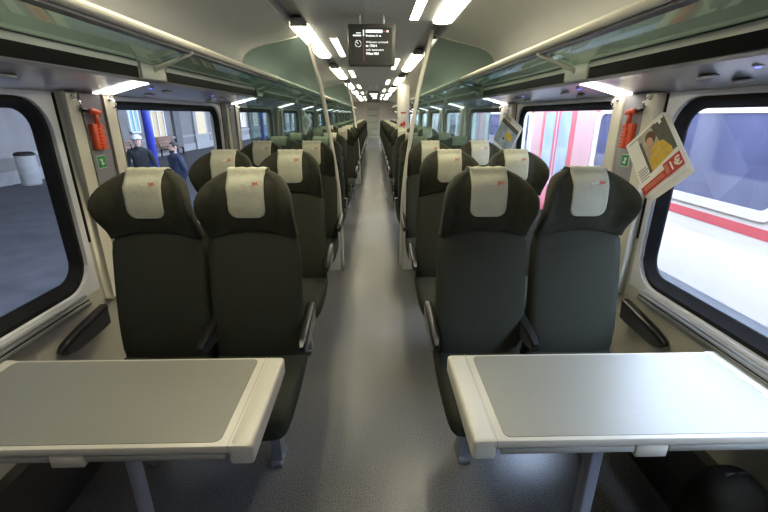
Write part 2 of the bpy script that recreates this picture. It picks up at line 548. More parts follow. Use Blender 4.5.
# ================================================================== CEILING LIGHTS
def ceiling_light(kind, s, y0, y1, label):
    cy = (y0 + y1) / 2
    if kind == 'channel':
        t = thing('channel_light', label, 'ceiling light', (s * 0.590, cy, 2.275), group='long lights in the ceiling grooves')
        h = (y1 - y0) / 2
        mb = MB(); mb.loft([[(-0.070, y, 0.03), (0.070, y, 0.03), (0.066, y, 0.0), (0.03, y, -0.012), (-0.03, y, -0.012), (-0.066, y, 0.0)] for y in (-h, h)])
        obj('diffuser', mb, 'lamp', t, autosmooth=40)
        mb = MB(); mb.box(-0.071, 0.071, -h - 0.02, -h, -0.004, 0.06); mb.box(-0.071, 0.071, h, h + 0.02, -0.004, 0.06); mb.box(-0.071, 0.071, -h, h, 0.03, 0.06)
        obj('housing', mb, 'groove', t)
    else:
        t = thing('ceiling_light', label, 'ceiling light', (s * 0.36, cy, ZC), group='small lights in the middle ceiling')
        h = (y1 - y0) / 2
        obj('diffuser', MB().rbox(-0.034, 0.034, -h, h, -0.006, 0.004, 0.003, 1), 'lamp2', t)
        fr = MB(); fr.box(-0.042, -0.034, -h - 0.008, h + 0.008, -0.004, 0.004); fr.box(0.034, 0.042, -h - 0.008, h + 0.008, -0.004, 0.004)
        fr.box(-0.034, 0.034, -h - 0.008, -h, -0.004, 0.004); fr.box(-0.034, 0.034, h, h + 0.008, -0.004, 0.004)
        obj('frame', fr, 'ceilmid', t)

for s, starts in ((-1, [0.3, 3.85, 7.15, 10.45, 13.75, 17.1, 20.5]), (1, [1.75, 5.55, 8.85, 12.1, 15.5, 18.9])):
    for i, y in enumerate(starts):
        ceiling_light('channel', s, y, y + 1.95, '%s long light in the %s ceiling groove, counted from the camera' % (ORD[i], SIDE[s]))
for s, starts in ((-1, [1.1, 4.5, 7.6, 11.2, 14.6, 18.0, 21.0]), (1, [2.35, 6.05, 9.6, 12.9, 16.3, 19.7])):
    for i, y in enumerate(starts):
        ceiling_light('mid', s, y, y + 1.3, '%s narrow light in the middle ceiling, %s, counted from the camera' % (ORD[i], SIDE[s]))

# ================================================================== SEATS
# side profile (local, facing -y; local y = 0 at the head front)
ZF = [(0.40, -0.08), (0.50, -0.118), (0.62, -0.112), (0.80, -0.082), (0.95, -0.048), (1.06, -0.020), (1.10, -0.016), (1.20, -0.024), (1.28, -0.024), (1.33, -0.008), (1.355, 0.014), (1.362, 0.03)]
ZR = [(0.40, 0.04), (0.50, 0.02), (0.62, 0.03), (0.80, 0.052), (0.95, 0.076), (1.06, 0.094), (1.10, 0.096), (1.20, 0.094), (1.28, 0.088), (1.33, 0.078), (1.355, 0.055), (1.362, 0.04)]
WH = [(0.40, 0.202), (0.50, 0.206), (0.80, 0.206), (1.00, 0.203), (1.08, 0.198), (1.14, 0.199), (1.20, 0.201), (1.235, 0.199), (1.265, 0.193), (1.295, 0.178), (1.32, 0.155), (1.345, 0.118), (1.362, 0.075)]
WING = [(0.40, 0.0), (0.6, 0.012), (0.95, 0.018), (1.05, 0.026), (1.10, 0.052), (1.16, 0.098), (1.21, 0.122), (1.25, 0.115), (1.29, 0.080), (1.33, 0.030), (1.36, 0.0)]
PILL = [(1.06, 0.0), (1.11, 0.014), (1.20, 0.022), (1.30, 0.018), (1.362, 0.0)]

def loop_at(z, n=36, arch=0.0, inset=0.0, front_only=None):
    yf, yr, wd, wg = sinterp(ZF, z), sinterp(ZR, z), sinterp(WH, z) - inset, sinterp(WING, z)
    pl = interp(PILL, z)
    ym = (yf + yr) / 2; t = (yr - yf) / 2 - inset
    out = []
    for k in range(n):
        a = 2 * PI * k / n
        sx = sgnpow(math.cos(a), 0.55); sy = sgnpow(math.sin(a), 0.55)
        x = wd * sx
        y = ym + t * sy - wg * abs(sx) ** 3
        if sy < 0:
            e = max(0.0, min(1.0, (0.66 - abs(sx)) / 0.16))
            y -= pl * (e * e * (3 - 2 * e))
            if z > 1.08 and 0.55 < abs(sx) < 0.78: y += 0.008
        out.append((x, y, z + arch * (1 - sx * sx)))
    return out

def front_y(z):
    return sinterp(ZF, z) - interp(PILL, z)

WINX = {-1: 0.937, 1: 0.962}
def make_seat(s, aisle):
    """s = -1: seat on the platform side (aisle at +x), s = 1: mirrored arms."""
    t = thing('train_seat', '', 'seat')
    t.scale = (1, 1, 0.99)
    # backrest
    zs = [0.40, 0.43, 0.48, 0.55, 0.62, 0.70, 0.78, 0.86, 0.94, 1.00, 1.045, 1.062]
    loops = []
    for i, z in enumerate(zs):
        ar = 0.036 * max(0, (z - 0.9) / 0.162)
        loops.append(loop_at(z, arch=ar, inset=0.014 if z > 1.06 else (0.004 if (z < 0.42 or z > 1.04) else 0.0)))
    obj('backrest', MB().loft(loops), 'fabric', t, autosmooth=60)
    # headrest with its winged sides
    zs = [1.060, 1.066, 1.10, 1.13, 1.16, 1.19, 1.22, 1.25, 1.275, 1.295, 1.312, 1.327, 1.340, 1.350, 1.358, 1.362]
    loops = []
    for z in zs:
        ar = 0.036 * max(0, 1 - (z - 1.060) / 0.08)
        loops.append(loop_at(z, arch=ar, inset=0.004 if z < 1.062 else 0.0))
    hd = obj('headrest', MB().loft(loops), 'fabric_head', t, autosmooth=60)
    # rear shell
    mb = MB()
    loops = []
    for z in (0.42, 0.5, 0.62, 0.8, 0.95, 1.06, 1.15, 1.22):
        yr = sinterp(ZR, z); wd = sinterp(WH, z) * 0.93
        wg = sinterp(WING, z)
        row = []
        for k in range(11):
            sx = -1 + 2 * k / 10
            row.append((wd * sx, yr + 0.014 - 0.05 * sx ** 6 - wg * abs(sx) ** 3, z))
        row += [(x * 0.97, y - 0.03, zz) for x, y, zz in row[::-1]]
        loops.append(row)
    sh = obj('rear_shell', mb.loft(loops), 'shell', t, autosmooth=50)
    # fold-down tray on the rear
    obj('tray', MB().rbox(-0.16, 0.16, 0.045, 0.078, 0.62, 0.86, 0.008, 2).xform(Matrix.Translation((0, 0.0, 0)) @ Matrix.Translation((0, 0.05, 0.62)) @ Matrix.Rotation(-0.12, 4, 'X') @ Matrix.Translation((0, -0.05, -0.62))), 'shell', sh)
    # cushion
    loops = []
    n = 28
    for y, wd, zt, zb in ((-0.545, 0.178, 0.470, 0.425), (-0.540, 0.196, 0.492, 0.415), (-0.52, 0.206, 0.512, 0.408), (-0.49, 0.210, 0.524, 0.402), (-0.43, 0.212, 0.532, 0.392), (-0.35, 0.212, 0.532, 0.385), (-0.2, 0.210, 0.524, 0.38), (-0.08, 0.206, 0.516, 0.38), (-0.04, 0.19, 0.508, 0.385)):
        L = []
        for k in range(n):
            a = 2 * PI * k / n
            cx, cz = sgnpow(math.cos(a), 0.45), sgnpow(math.sin(a), 0.45)
            z = (zt + zb) / 2 + (zt - zb) / 2 * cz
            if cz > 0: z += 0.010 * abs(cx) ** 4 - 0.006 * (1 - cx * cx)
            L.append((wd * cx, y, z))
        loops.append(L)
    obj('cushion', MB().loft(loops), 'fabric', t, autosmooth=60)
    mb = MB()
    mb.loft([[(-wd, y, 0.400), (wd, y, 0.400), (wd * 0.9, y, zb), (-wd * 0.9, y, zb)] for y, wd, zb in ((-0.46, 0.14, 0.385), (-0.36, 0.155, 0.352), (-0.12, 0.155, 0.345), (0.02, 0.15, 0.375))], smooth=False)
    obj('seat_pan', mb, 'black', t)
    # cloth over the headrest
    path = []          # (y, z, half width)
    rc = 0.036
    for d in (0.0, 0.003, 0.009, 0.018, 0.028, 0.036, 0.06, 0.085, 0.11, 0.135, 0.155, 0.172):
        z = 1.162 + d
        q = min(d, rc)
        path.append((front_y(z) - 0.004, z, 0.078 - rc + math.sqrt(max(0.0, rc * rc - (rc - q) ** 2))))
    nfront = len(path)
    path += [(front_y(1.350) - 0.004, 1.354, 0.080), (0.000, 1.366, 0.081), (0.03, 1.369, 0.081), (0.06, 1.366, 0.081), (0.088, 1.345, 0.081), (0.096, 1.31, 0.081), (0.098, 1.28, 0.080)]
    nx = 15
    rows = []
    for j, (y, z, hw) in enumerate(path):
        row = []
        for k in range(nx):
            q = -1 + 2 * k / (nx - 1)
            wr = 0.0022 * math.sin(q * 6 + z * 40) * min(1, j / 9)
            # soft diagonal fold below the top edge
            fd = (q * 0.5 - (z - 1.315) / 0.05)
            wr2 = 0.006 * math.exp(-fd * fd * 6) * max(0, min(1, (z - 1.25) / 0.05)) if j < nfront else 0
            row.append((hw * q, y - abs(wr) - wr2, z + (0.002 * math.sin(q * 11) if j > nfront else 0)))
        rows.append(row)
    mb = MB(); o0 = []
    for r in rows: mb.v += r
    for j in range(len(rows) - 1):
        for k in range(nx - 1):
            a = j * nx + k
            mb.face((a, a + 1, a + nx + 1, a + nx), True)
    ck = obj('headrest_cloth', mb, 'cloth', t, recalc=False)
    sol = ck.modifiers.new('thickness', 'SOLIDIFY'); sol.thickness = 0.003; sol.offset = 0
    # woven mark on the cloth
    zt = 1.303; yt = front_y(zt) - 0.0125
    R_ = Matrix.Translation((0.012, yt, zt)) @ Matrix.Rotation(0.07, 4, 'X') @ Matrix.Rotation(PI / 2, 4, 'X') @ Matrix.Rotation(0.06, 4, 'Z')
    tx = text('cloth_lettering', 'rail', 0.022, 'white', Matrix.Translation((-0.012, 0, 0)) @ R_, ck)
    text('cloth_lettering', 'jet', 0.024, 'logored', Matrix.Translation((0.021, 0, 0.0015)) @ R_, ck, bold=0.0006)
    # armrests
    def arm(x, side_m, wall=False):
        P = [(-0.255, 0.618, 0.636), (-0.235, 0.606, 0.648), (-0.18, 0.596, 0.662), (-0.08, 0.596, 0.680), (0.02, 0.60, 0.694), (0.06, 0.605, 0.698)]
        hw = 0.020
        top = [[(x - hw * f, y, z1 - 0.012), (x + hw * f, y, z1 - 0.012), (x + hw * f, y, z1), (x + hw * 0.6 * f, y, z1 + 0.008), (x - hw * 0.6 * f, y, z1 + 0.008), (x - hw * f, y, z1)] for (y, z0, z1), f in zip(P, (0.55, 0.85, 1, 1, 1, 1))]
        a = obj('armrest', MB().loft(top), 'black', t, autosmooth=45)
        low = [[(x - 0.017 * f, y, z0), (x + 0.017 * f, y, z0), (x + 0.019 * f, y, z1 - 0.012), (x - 0.019 * f, y, z1 - 0.012)] for (y, z0, z1), f in zip(P[1:], (0.7, 1, 1, 1, 1))]
        obj('armrest_body', MB().loft(low, smooth=False), side_m, a)
    if aisle:
        arm(-s * 0.228, 'armside')       # beside the aisle
        arm(s * 0.200, 'armside')       # between the two seats
        # aisle foot
        x = -s * 0.075
        mb = MB()
        mb.loft([[(x - hx, y0, z), (x + hx, y0, z), (x + hx, y1, z), (x - hx, y1, z)] for z, y0, y1, hx in ((0.39, -0.36, -0.08, 0.030), (0.28, -0.30, -0.15, 0.026), (0.12, -0.255, -0.195, 0.022), (0.03, -0.262, -0.18, 0.026))], smooth=False)
        obj('leg', mb, 'legmetal', t)
        obj('foot', MB().rbox(x - 0.028, x + 0.028, -0.28, -0.16, 0.0, 0.032, 0.01, 2), 'legmetal', t)
    else:
        arm(s * (XW - WINX[s] - 0.026), 'armside')    # on the wall
        x = s * 0.09
        obj('leg', MB().rbox(x - 0.025, x + 0.025, -0.26, -0.18, 0.0, 0.38, 0.006, 1), 'legpaint', t)
    return t

XA, XWN = {-1: 0.510, 1: 0.525}, WINX
protos = {(s, a): make_seat(s, a) for s in (-1, 1) for a in (True, False)}
used = set()

def place_seat(s, aisle, y, away, label, group):
    ps = -s if away else s
    key = (ps, aisle)
    if key in used:
        o = copy_tree(protos[key])
    else:
        used.add(key); o = protos[key]
    o.location = (s * (XA if aisle else XWN)[ps], y, 0)
    o.rotation_euler = (0, 0, PI if away else 0)
    tag(o, label, 'seat', group)

front_rows = [1.75, 2.70, 3.65]
away_rows = [4.46, 5.42]
far_rows = [7.35, 8.30, 9.25] + [10.50 + 0.95 * i for i in range(12)]
for s in (-1, 1):
    for aisle in (True, False):
        kind = 'aisle seat' if aisle else 'window seat'
        for i, y in enumerate(front_rows):
            place_seat(s, aisle, y, False, 'dark green %s with pale head cloth, %s, %s row from the table' % (kind, SIDE[s], ORD[i]), 'seats facing the tables')
        for i, y in enumerate(away_rows):
            place_seat(s, aisle, y, True, 'dark %s turned away, %s, %s row past the leaning pole' % (kind, SIDE[s], ORD[i]), 'seats turned away beyond the glass partition')
        for i, y in enumerate(far_rows):
            place_seat(s, aisle, y, False, 'dark %s facing the camera, %s, %s row of the far block' % (kind, SIDE[s], ORD[i]), 'seats of the far block')

# ================================================================== TABLES
def table(s):
    t = thing('folding_table', 'grey laminate folding table with cream rim under the %s window' % ('platform' if s < 0 else 'red train'), 'table', (s * 0.775, 1.06, 0))
    def X(x): return s * (x - 0.775)      # x measured from the coach middle
    y0, y1 = -0.208, 0.208
    zt = 0.74
    # rim
    mb = MB()
    mb.rbox(min(X(0.305), X(1.30)), max(X(0.305), X(1.30)), y0, y1, zt - 0.026, zt, 0.006, 2)
    obj('rim', mb, 'tableedge', t, autosmooth=40)
    # inlay board
    pl = rrect(min(X(0.385), X(1.245)), max(X(0.385), X(1.245)), y0 + 0.014, y1 - 0.014, 0.02, 4)
    obj('table_top', MB().prism(pl, 'z', zt - 0.01, zt + 0.0018), 'tabletop', t)
    # thick rounded aisle end
    e0, e1 = sorted((X(0.296), X(0.362)))
    mb = MB().rbox(e0, e1, y0 - 0.001, y1 + 0.001, zt - 0.066, zt + 0.001, 0.012, 3)
    obj('end_piece', mb, 'tableedge', t, autosmooth=40)
    a, b = sorted((X(0.3605), X(0.3625)))
    obj('end_joint', MB().box(a, b, y0 - 0.0005, y1 + 0.0005, zt - 0.03, zt + 0.0006), 'tableunder', t)
    # folded leaf edges under the near and far sides
    for yy in (y0 + 0.004, y1 - 0.020):
        for xa, xb in ((0.375, 0.748), (0.842, 1.27)):
            a, b = sorted((X(xa), X(xb)))
            obj('folded_leaf', MB().rbox(a, b, yy, yy + 0.016, zt - 0.052, zt - 0.030, 0.003, 1), 'tableunder', t)
    obj('underframe', MB().rbox(min(X(0.40), X(1.27)), max(X(0.40), X(1.27)), y0 + 0.03, y1 - 0.03, zt - 0.06, zt - 0.026, 0.005, 1), 'tableunder', t)
    a, b = sorted((X(0.75), X(0.84)))
    obj('leaf_clip', MB().rbox(a, b, y0 + 0.001, y0 + 0.04, zt - 0.068, zt - 0.027, 0.004, 1), 'tableedge', t)
    # wall ledge
    a, b = sorted((X(1.25), X(1.315)))
    lg = obj('wall_ledge', MB().rbox(a, b, y0 - 0.0, y1 + 0.0, zt - 0.06, zt + 0.003, 0.005, 2), 'tableedge', t)
    a, b = sorted((X(1.272), X(1.288)))
    obj('catch', MB().rbox(a, b, -0.09, -0.055, zt + 0.002, zt + 0.007, 0.002, 1), 'black', lg)
    # leg
    if s < 0:
        obj('leg', MB().tube([(0, 0, 0.0), (0.0, 0, 0.69)], 0.023, 16), 'legpaint', t)
    else:
        obj('leg', MB().rbox(-0.020, 0.020, -0.026, 0.026, 0.0, 0.69, 0.006, 2), 'legpaint', t)
    obj('leg_plate', MB().lathe([(0.06, 0.0), (0.06, 0.008), (0.04, 0.014), (0.024, 0.016)], 20), 'legpaint', t)
for s in (-1, 1): table(s)

# ================================================================== GLASS PARTITIONS
def partition(s, y, label, white=False):
    t = thing('glass_partition', label, 'partition', (0, y, 0))
    pole = [(0.315, 0.0), (0.314, 0.5), (0.33, 0.9), (0.385, 1.34), (0.455, 1.80), (0.52, 2.08), (0.565, 2.285)]
    fine = []
    for i in range(25):
        z = 2.285 * i / 24
        fine.append((s * sinterp([(b, a) for a, b in pole], z), 0, z))
    obj('pole', MB().tube(fine, 0.019, 12), 'rail', t)
    # upper glass follows the ceiling
    px = lambda z: sinterp([(b, a) for a, b in pole], z)
    top = [(0.58, 2.245), (0.72, 2.210), (0.88, 2.175), (1.0, 2.146), (1.07, 2.118), (1.12, 2.080), (1.15, 2.03), (1.168, 1.96)]
    poly = [(px(z) + 0.012, z) for z in (1.25, 1.5, 1.75, 2.0, 2.2)] + top + [(1.19, 1.93), (1.20, 1.90), (1.19, 1.86), (1.15, 1.62), (1.15, 1.25)]
    obj('glass_panel', MB().prism([(s * a, b) for a, b in poly], 'y', -0.004, 0.004), 'partglass', t)
    obj('glass_edge', MB().tube([(s * a, 0, b) for a, b in top], 0.005, 6), 'rail', t)
    lw = [(px(z) + 0.014, z) for z in (0.0, 0.4, 0.8, 1.24)] + [(1.26, 1.24), (1.26, 0.0)]
    obj('lower_panel', MB().prism([(s * a, b) for a, b in lw], 'y', -0.012, 0.012), 'surround', t)
    rs = [(px(1.245) + 0.01, 1.237), (1.26, 1.237), (1.26, 1.252), (px(1.245) + 0.01, 1.252)]
    obj('panel_cap', MB().prism([(s * a, b) for a, b in rs], 'y', -0.014, 0.014), 'silver', t)
    return t
for s in (-1, 1):
    partition(s, 4.06, 'glass partition with leaning cream pole behind the third row, %s' % SIDE[s])
partition(-1, 9.72, 'far glass partition with pole deep in the coach, platform side')
# white luggage tower with a red sign
lt = thing('luggage_tower', 'tall white cupboard with a red sign beyond the glass partition', 'cupboard', (0.695, 9.66, 0))
obj('body', MB().rbox(-0.135, 0.135, -0.10, 0.10, 0.0, 2.21, 0.012, 2), 'stripcream', lt)
obj('door', MB().rbox(-0.12, 0.12, -0.112, -0.098, 0.06, 2.15, 0.004, 1), 'stripcream', lt)
mb = MB()
for (a, b, c, d) in ((-0.105, 1.26, -0.06, 1.34), (-0.07, 1.31, 0.0, 1.40), (-0.05, 1.28, 0.03, 1.32), (-0.01, 1.34, 0.045, 1.43), (-0.06, 1.60, 0.05, 1.63)):
    mb.box(a, c, -0.116, -0.111, b, d)
obj('red_sign', mb, 'redprint', lt)

# ================================================================== MONITORS
M['screen'] = emit('screen_dark', (0.012, 0.013, 0.011), 0.5)
M['screen_white'] = emit('screen_white', (0.85, 0.9, 0.92), 0.9)
M['screen_red'] = emit('screen_red', (0.22, 0.06, 0.05), 0.5)
M['screen_frame'] = mat('monitor_frame', (0.055, 0.052, 0.045), 0.4, var=0.1, scale=20)
def monitor(y, label, w=0.365, h=0.29, zc=2.075, detail=True):
    t = thing('ceiling_monitor', label, 'monitor', (0.022, y, zc))
    hw, hh = w / 2, h / 2
    obj('housing', MB().rbox(-hw, hw, 0.0, 0.09, -hh, hh, 0.012, 2), 'screen_frame', t, autosmooth=40)
    for mx_ in (-0.09, 0.09):
        obj('mount', MB().tube([(mx_, 0.07, hh - 0.004), (mx_, 0.07, ZC - zc)], 0.010, 10), 'ceilmid', t)
    sx, sz = hw - 0.028, hh - 0.028
    scn = obj('screen', MB().box(-sx, sx, -0.003, 0.002, -sz, sz), 'screen', t)
    RX = Matrix.Rotation(PI / 2, 4, 'X')
    yy = -0.0045
    def bar(x0, x1, z0, z1, m='screen_white'):
        obj('screen_bar', MB().box(x0, x1, yy, yy + 0.001, z0, z1), m, scn)
    if detail:
        lx = -0.045
        bar(lx, lx + 0.126, sz - 0.034, sz - 0.014)
        bar(lx + 0.13, lx + 0.165, sz - 0.028, sz - 0.020, 'screen_red')
        bar(lx + 0.158, lx + 0.172, sz - 0.030, sz - 0.018)
        bar(-0.066, -0.058, sz - 0.056, sz - 0.014)
        bar(-0.064, -0.060, -sz + 0.002, sz - 0.058, 'screen_red')
        def tx(b, z, size, bold=0.0):
            text('screen_text', b, size, 'screen_white', Matrix.Translation((lx, yy, z)) @ RX, scn, bold=bold)
        tx('Bratislava hl. st.', sz - 0.060, 0.019, 0.0004)
        tx('Welcome on board', sz - 0.104, 0.0212)
        tx('to 17614', sz - 0.130, 0.023, 0.0006)
        tx('with destination', sz - 0.157, 0.021)
        tx('Wien Hbf', sz - 0.184, 0.024, 0.0008)
        # small time line on the side and the clock dial
        bar(-0.118, -0.082, sz - 0.038, sz - 0.033); bar(-0.142, -0.080, sz - 0.057, sz - 0.048)
        n = 20; mb = MB()
        for k in range(n):
            if k % 5 == 4: continue
            a0, a1 = 2 * PI * k / n, 2 * PI * (k + 1) / n
            mb.add([(-0.104 + r * math.cos(a), yy, sz - 0.108 + r * math.sin(a)) for r, a in ((0.021, a0), (0.024, a0), (0.024, a1), (0.021, a1))], [(0, 1, 2, 3)])
        mb.add([(-0.105, yy, sz - 0.110), (-0.100, yy, sz - 0.110), (-0.116, yy, sz - 0.094), (-0.119, yy, sz - 0.097)], [(0, 1, 2, 3)])
        obj('clock_dial', mb, 'screen_white', scn)
    else:
        bar(-0.10, 0.12, 0.05, 0.075); bar(-0.06, 0.10, 0.0, 0.03); bar(-0.02, 0.09, -0.06, -0.02)
monitor(3.45, 'dark ceiling monitor with white destination text above the aisle, nearest to camera')
monitor(11.5, 'small ceiling monitor far down the aisle before the end door', zc=2.03, detail=False)

# ================================================================== HAMMERS, SIGNS, HOOKS
p1 = G0 - 0.15
for s in (-1, 1):
    sd = 'platform side' if s < 0 else 'beside the hanging magazine'
    h = thing('emergency_hammer', 'orange emergency hammer in its holder on the pillar, ' + sd, 'hammer', (s * 1.292, p1 - 0.075, 1.50))
    h.scale = (0.9, 0.8, 0.88)
    def hx(a): return -s * a
    # holder with ribs (mounted on the pillar), hammer inside
    a, b = sorted((hx(0.0), hx(0.030)))
    hd = obj('holder', MB().rbox(a, b, -0.040, 0.045, -0.10, 0.035, 0.006, 2), 'orange', h)
    for k in range(7):
        a, b = sorted((hx(0.026), hx(0.038)))
        obj('rib', MB().box(a, b, -0.005, 0.047, -0.094 + k * 0.018, -0.086 + k * 0.018), 'orange', hd)
    mb = MB().tube([(hx(0.022), 0.012, 0.02), (hx(0.024), 0.008, 0.085)], [0.014, 0.012], 10)
    obj('handle', mb, 'orange', h)
    mb = MB().tube([(hx(0.024), -0.050, 0.100), (hx(0.024), -0.01, 0.096), (hx(0.024), 0.048, 0.090)], [0.013, 0.017, 0.013], 10)
    obj('hammer_head', mb, 'orange', h)
    mb = MB().tube([(hx(0.024), -0.115, 0.108), (hx(0.024), -0.095, 0.106), (hx(0.024), -0.050, 0.100)], [0.003, 0.009, 0.011], 10)
    obj('hammer_tip', mb, 'black', h)
    sg = thing('exit_sign', 'small green emergency sign under the hammer, ' + sd, 'sign', (s * 1.291, p1 - 0.07, 1.355))
    a, b = sorted((hx(0.0), hx(0.003)))
    obj('plate', MB().box(a, b, -0.030, 0.032, -0.030, 0.030), 'white', sg)
    a, b = sorted((hx(0.002), hx(0.0045)))
    obj('green_field', MB().box(a, b, -0.027, 0.029, -0.027, 0.027), 'green', sg)
    a, b = sorted((hx(0.004), hx(0.0055)))
    mb = MB(); mb.box(a, b, -0.006, 0.006, -0.016, 0.012); mb.box(a, b, -0.014, 0.004, 0.006, 0.014); mb.box(a, b, 0.004, 0.016, -0.012, -0.006)
    obj('pictogram', mb, 'white', sg)

def hook(s, y, label):
    t = thing('coat_hook', label, 'hook', (s * 1.283, y, 1.645), group='coat hooks on the pillars')
    def hx(a): return -s * a
    obj('base', MB().tube([(hx(-0.006), 0, 0.0), (hx(0.006), 0, 0.0)], 0.012, 10), 'chrome', t)
    obj('arm', MB().tube([(hx(0.004), 0, 0.0), (hx(0.022), 0, -0.006), (hx(0.030), 0, -0.024), (hx(0.026), 0, -0.038), (hx(0.014), 0, -0.042)], [0.005, 0.005, 0.005, 0.005, 0.006], 8), 'chrome', t)
for s in (-1, 1):
    for k in range(3):
        p = p1 + k * PITCH
        hook(s, p - 0.18, 'chrome coat hook on the near strip of the %s pillar, %s' % (ORD[k], SIDE[s]))
        hook(s, p + 0.08, 'chrome coat hook on the far strip of the %s pillar, %s' % (ORD[k], SIDE[s]))

# ================================================================== MAGAZINES
M['mag_photo'] = mat('magazine_photo_wall', (0.42, 0.38, 0.28), 0.5, var=0.15, scale=25)
M['mag_dark'] = mat('magazine_photo_dark', (0.09, 0.08, 0.06), 0.5, var=0.2, scale=25)
M['mag_yellow'] = mat('magazine_photo_yellow', (0.62, 0.40, 0.05), 0.5, var=0.15, scale=40)
M['mag_skin'] = mat('magazine_photo_skin', (0.55, 0.30, 0.18), 0.5, var=0.1, scale=40)
M['mag_hair'] = mat('magazine_photo_hair', (0.12, 0.055, 0.025), 0.5, var=0.2, scale=60)
M['mag_grey'] = mat('magazine_print_grey', (0.30, 0.30, 0.29), 0.5, var=0.1, scale=40)
M['mag_blue'] = mat('magazine_photo_blue', (0.33, 0.40, 0.46), 0.5, var=0.35, scale=14)

def magazine(label, origin, ex, ey, w, h):
    """origin = top-left corner of the cover, ex along the top edge, ey down the cover."""
    ex = Vector(ex).normalized(); ey = Vector(ey); ey = (ey - ex * ey.dot(ex)).normalized()
    n = ex.cross(ey).normalized()      # away from the reader
    t = thing('magazine', label, 'magazine', origin)
    mtx = Matrix((ex, ey, n)).transposed().to_4x4()
    t.rotation_euler = mtx.to_euler()
    return t, w, h

def flat(name, t, pts, m, lift):
    if m in ('x',): return
    mb = MB(); n = len(pts)
    mb.loft([[(x, y, -lift - 0.0006) for x, y in pts], [(x, y, -lift + 0.0002) for x, y in pts]], smooth=False)
    return obj(name, mb, m, t)

def ellipse(cx, cy, rx, ry, n=14, a=0.0):
    return [(cx + rx * math.cos(2*PI*k/n) * math.cos(a) - ry * math.sin(2*PI*k/n) * math.sin(a), cy + rx * math.cos(2*PI*k/n) * math.sin(a) + ry * math.sin(2*PI*k/n) * math.cos(a)) for k in range(n)]

def pages(t, w, h, th=0.007):
    nx = 9; loops = []
    # block of pages fanning towards the lower edge
    mb = MB()
    for j in range(4):
        z0 = j * th / 3
        d = 0.004 * j
        mb.box(0.001 + d * 0.2, w + d, 0.002 + d * 0.5, h + d * 2.2, z0 + 0.0008, z0 + 0.0016)
    obj('pages', mb, 'paper', t)
    obj('cover', MB().box(0, w, 0, h, 0.0, 0.0008), 'paper', t)

# near magazine hanging over the window edge beside the hammer
t, w_, h_ = magazine('glossy magazine with yellow photo and red band hanging from pillar hook', (1.196, 1.896, 1.434), (0.037, -0.149, 0.147), (0.006, -0.192, -0.204), 0.213, 0.285)
pages(t, w_, h_)
P = lambda *q: [(a * w_, b * h_) for a, b in q]
flat('cover_photo', t, P((0.30, 0.06), (0.99, 0.02), (0.99, 0.74), (0.30, 0.74)), 'mag_photo', 0.0004)
flat('cover_photo_dark', t, P((0.66, 0.06), (0.99, 0.05), (0.99, 0.62), (0.78, 0.62)), 'mag_dark', 0.0008)
flat('cover_photo_post', t, P((0.30, 0.16), (0.36, 0.16), (0.36, 0.70), (0.30, 0.70)), 'mag_dark', 0.0008)
flat('cover_photo_sweater', t, P((0.38, 0.50), (0.50, 0.38), (0.66, 0.33), (0.80, 0.38), (0.90, 0.56), (0.88, 0.72), (0.36, 0.76)), 'mag_yellow', 0.0012)
flat('cover_photo_face', t, [(x * w_, y * h_) for x, y in ellipse(0.53, 0.26, 0.080, 0.078)], 'mag_skin', 0.0020)
flat('cover_photo_hair', t, [(x * w_, y * h_) for x, y in ellipse(0.575, 0.205, 0.125, 0.105)], 'mag_hair', 0.0016)
flat('cover_photo_hand', t, P((0.42, 0.32), (0.48, 0.32), (0.50, 0.46), (0.44, 0.48)), 'mag_skin', 0.0020)
flat('cover_photo_ledge', t, P((0.30, 0.72), (0.99, 0.63), (0.99, 0.70), (0.30, 0.79)), 'paper', 0.0020)
for k in range(5):
    flat('cover_headline', t, P((0.05, 0.56 + k * 0.042), (0.26 + 0.06 * (k % 2), 0.555 + k * 0.042), (0.26 + 0.06 * (k % 2), 0.572 + k * 0.042), (0.05, 0.577 + k * 0.042)), 'mag_grey', 0.0008)
flat('masthead', t, P((0.08, 0.05), (0.40, 0.05), (0.40, 0.065), (0.08, 0.065)), 'mag_grey', 0.0008)
flat('masthead_letter', t, P((0.76, 0.04), (0.98, 0.04), (0.98, 0.065), (0.90, 0.065), (0.90, 0.12), (0.84, 0.12), (0.84, 0.065), (0.76, 0.065)), 'paper', 0.0016)
flat('red_band', t, P((0.0, 0.83), (0.62, 0.80), (0.62, 0.93), (0.0, 0.96)), 'redprint', 0.0024)
flat('red_price_box', t, P((0.60, 0.72), (1.0, 0.70), (1.0, 0.92), (0.60, 0.94)), 'redprint', 0.0026)
for a, b in ((0.06, 0.865), (0.06, 0.90)):
    flat('band_line', t, P((a, b), (0.56, b - 0.025), (0.56, b - 0.012), (a, b + 0.013)), 'mag_skin', 0.0032)
for q in range(3):
    flat('band_mark', t, P((0.615 + q * 0.028, 0.75), (0.628 + q * 0.028, 0.749), (0.628 + q * 0.028, 0.90), (0.615 + q * 0.028, 0.901)), 'mag_skin', 0.0034)
text('price', '1\u20ac', 0.052, 'paper', Matrix.Translation((0.70 * w_, 0.885 * h_, -0.0036)) @ Matrix.Rotation(-0.03, 4, 'Z') @ Matrix.Diagonal((1, -1, -1, 1)), t, bold=0.0012)

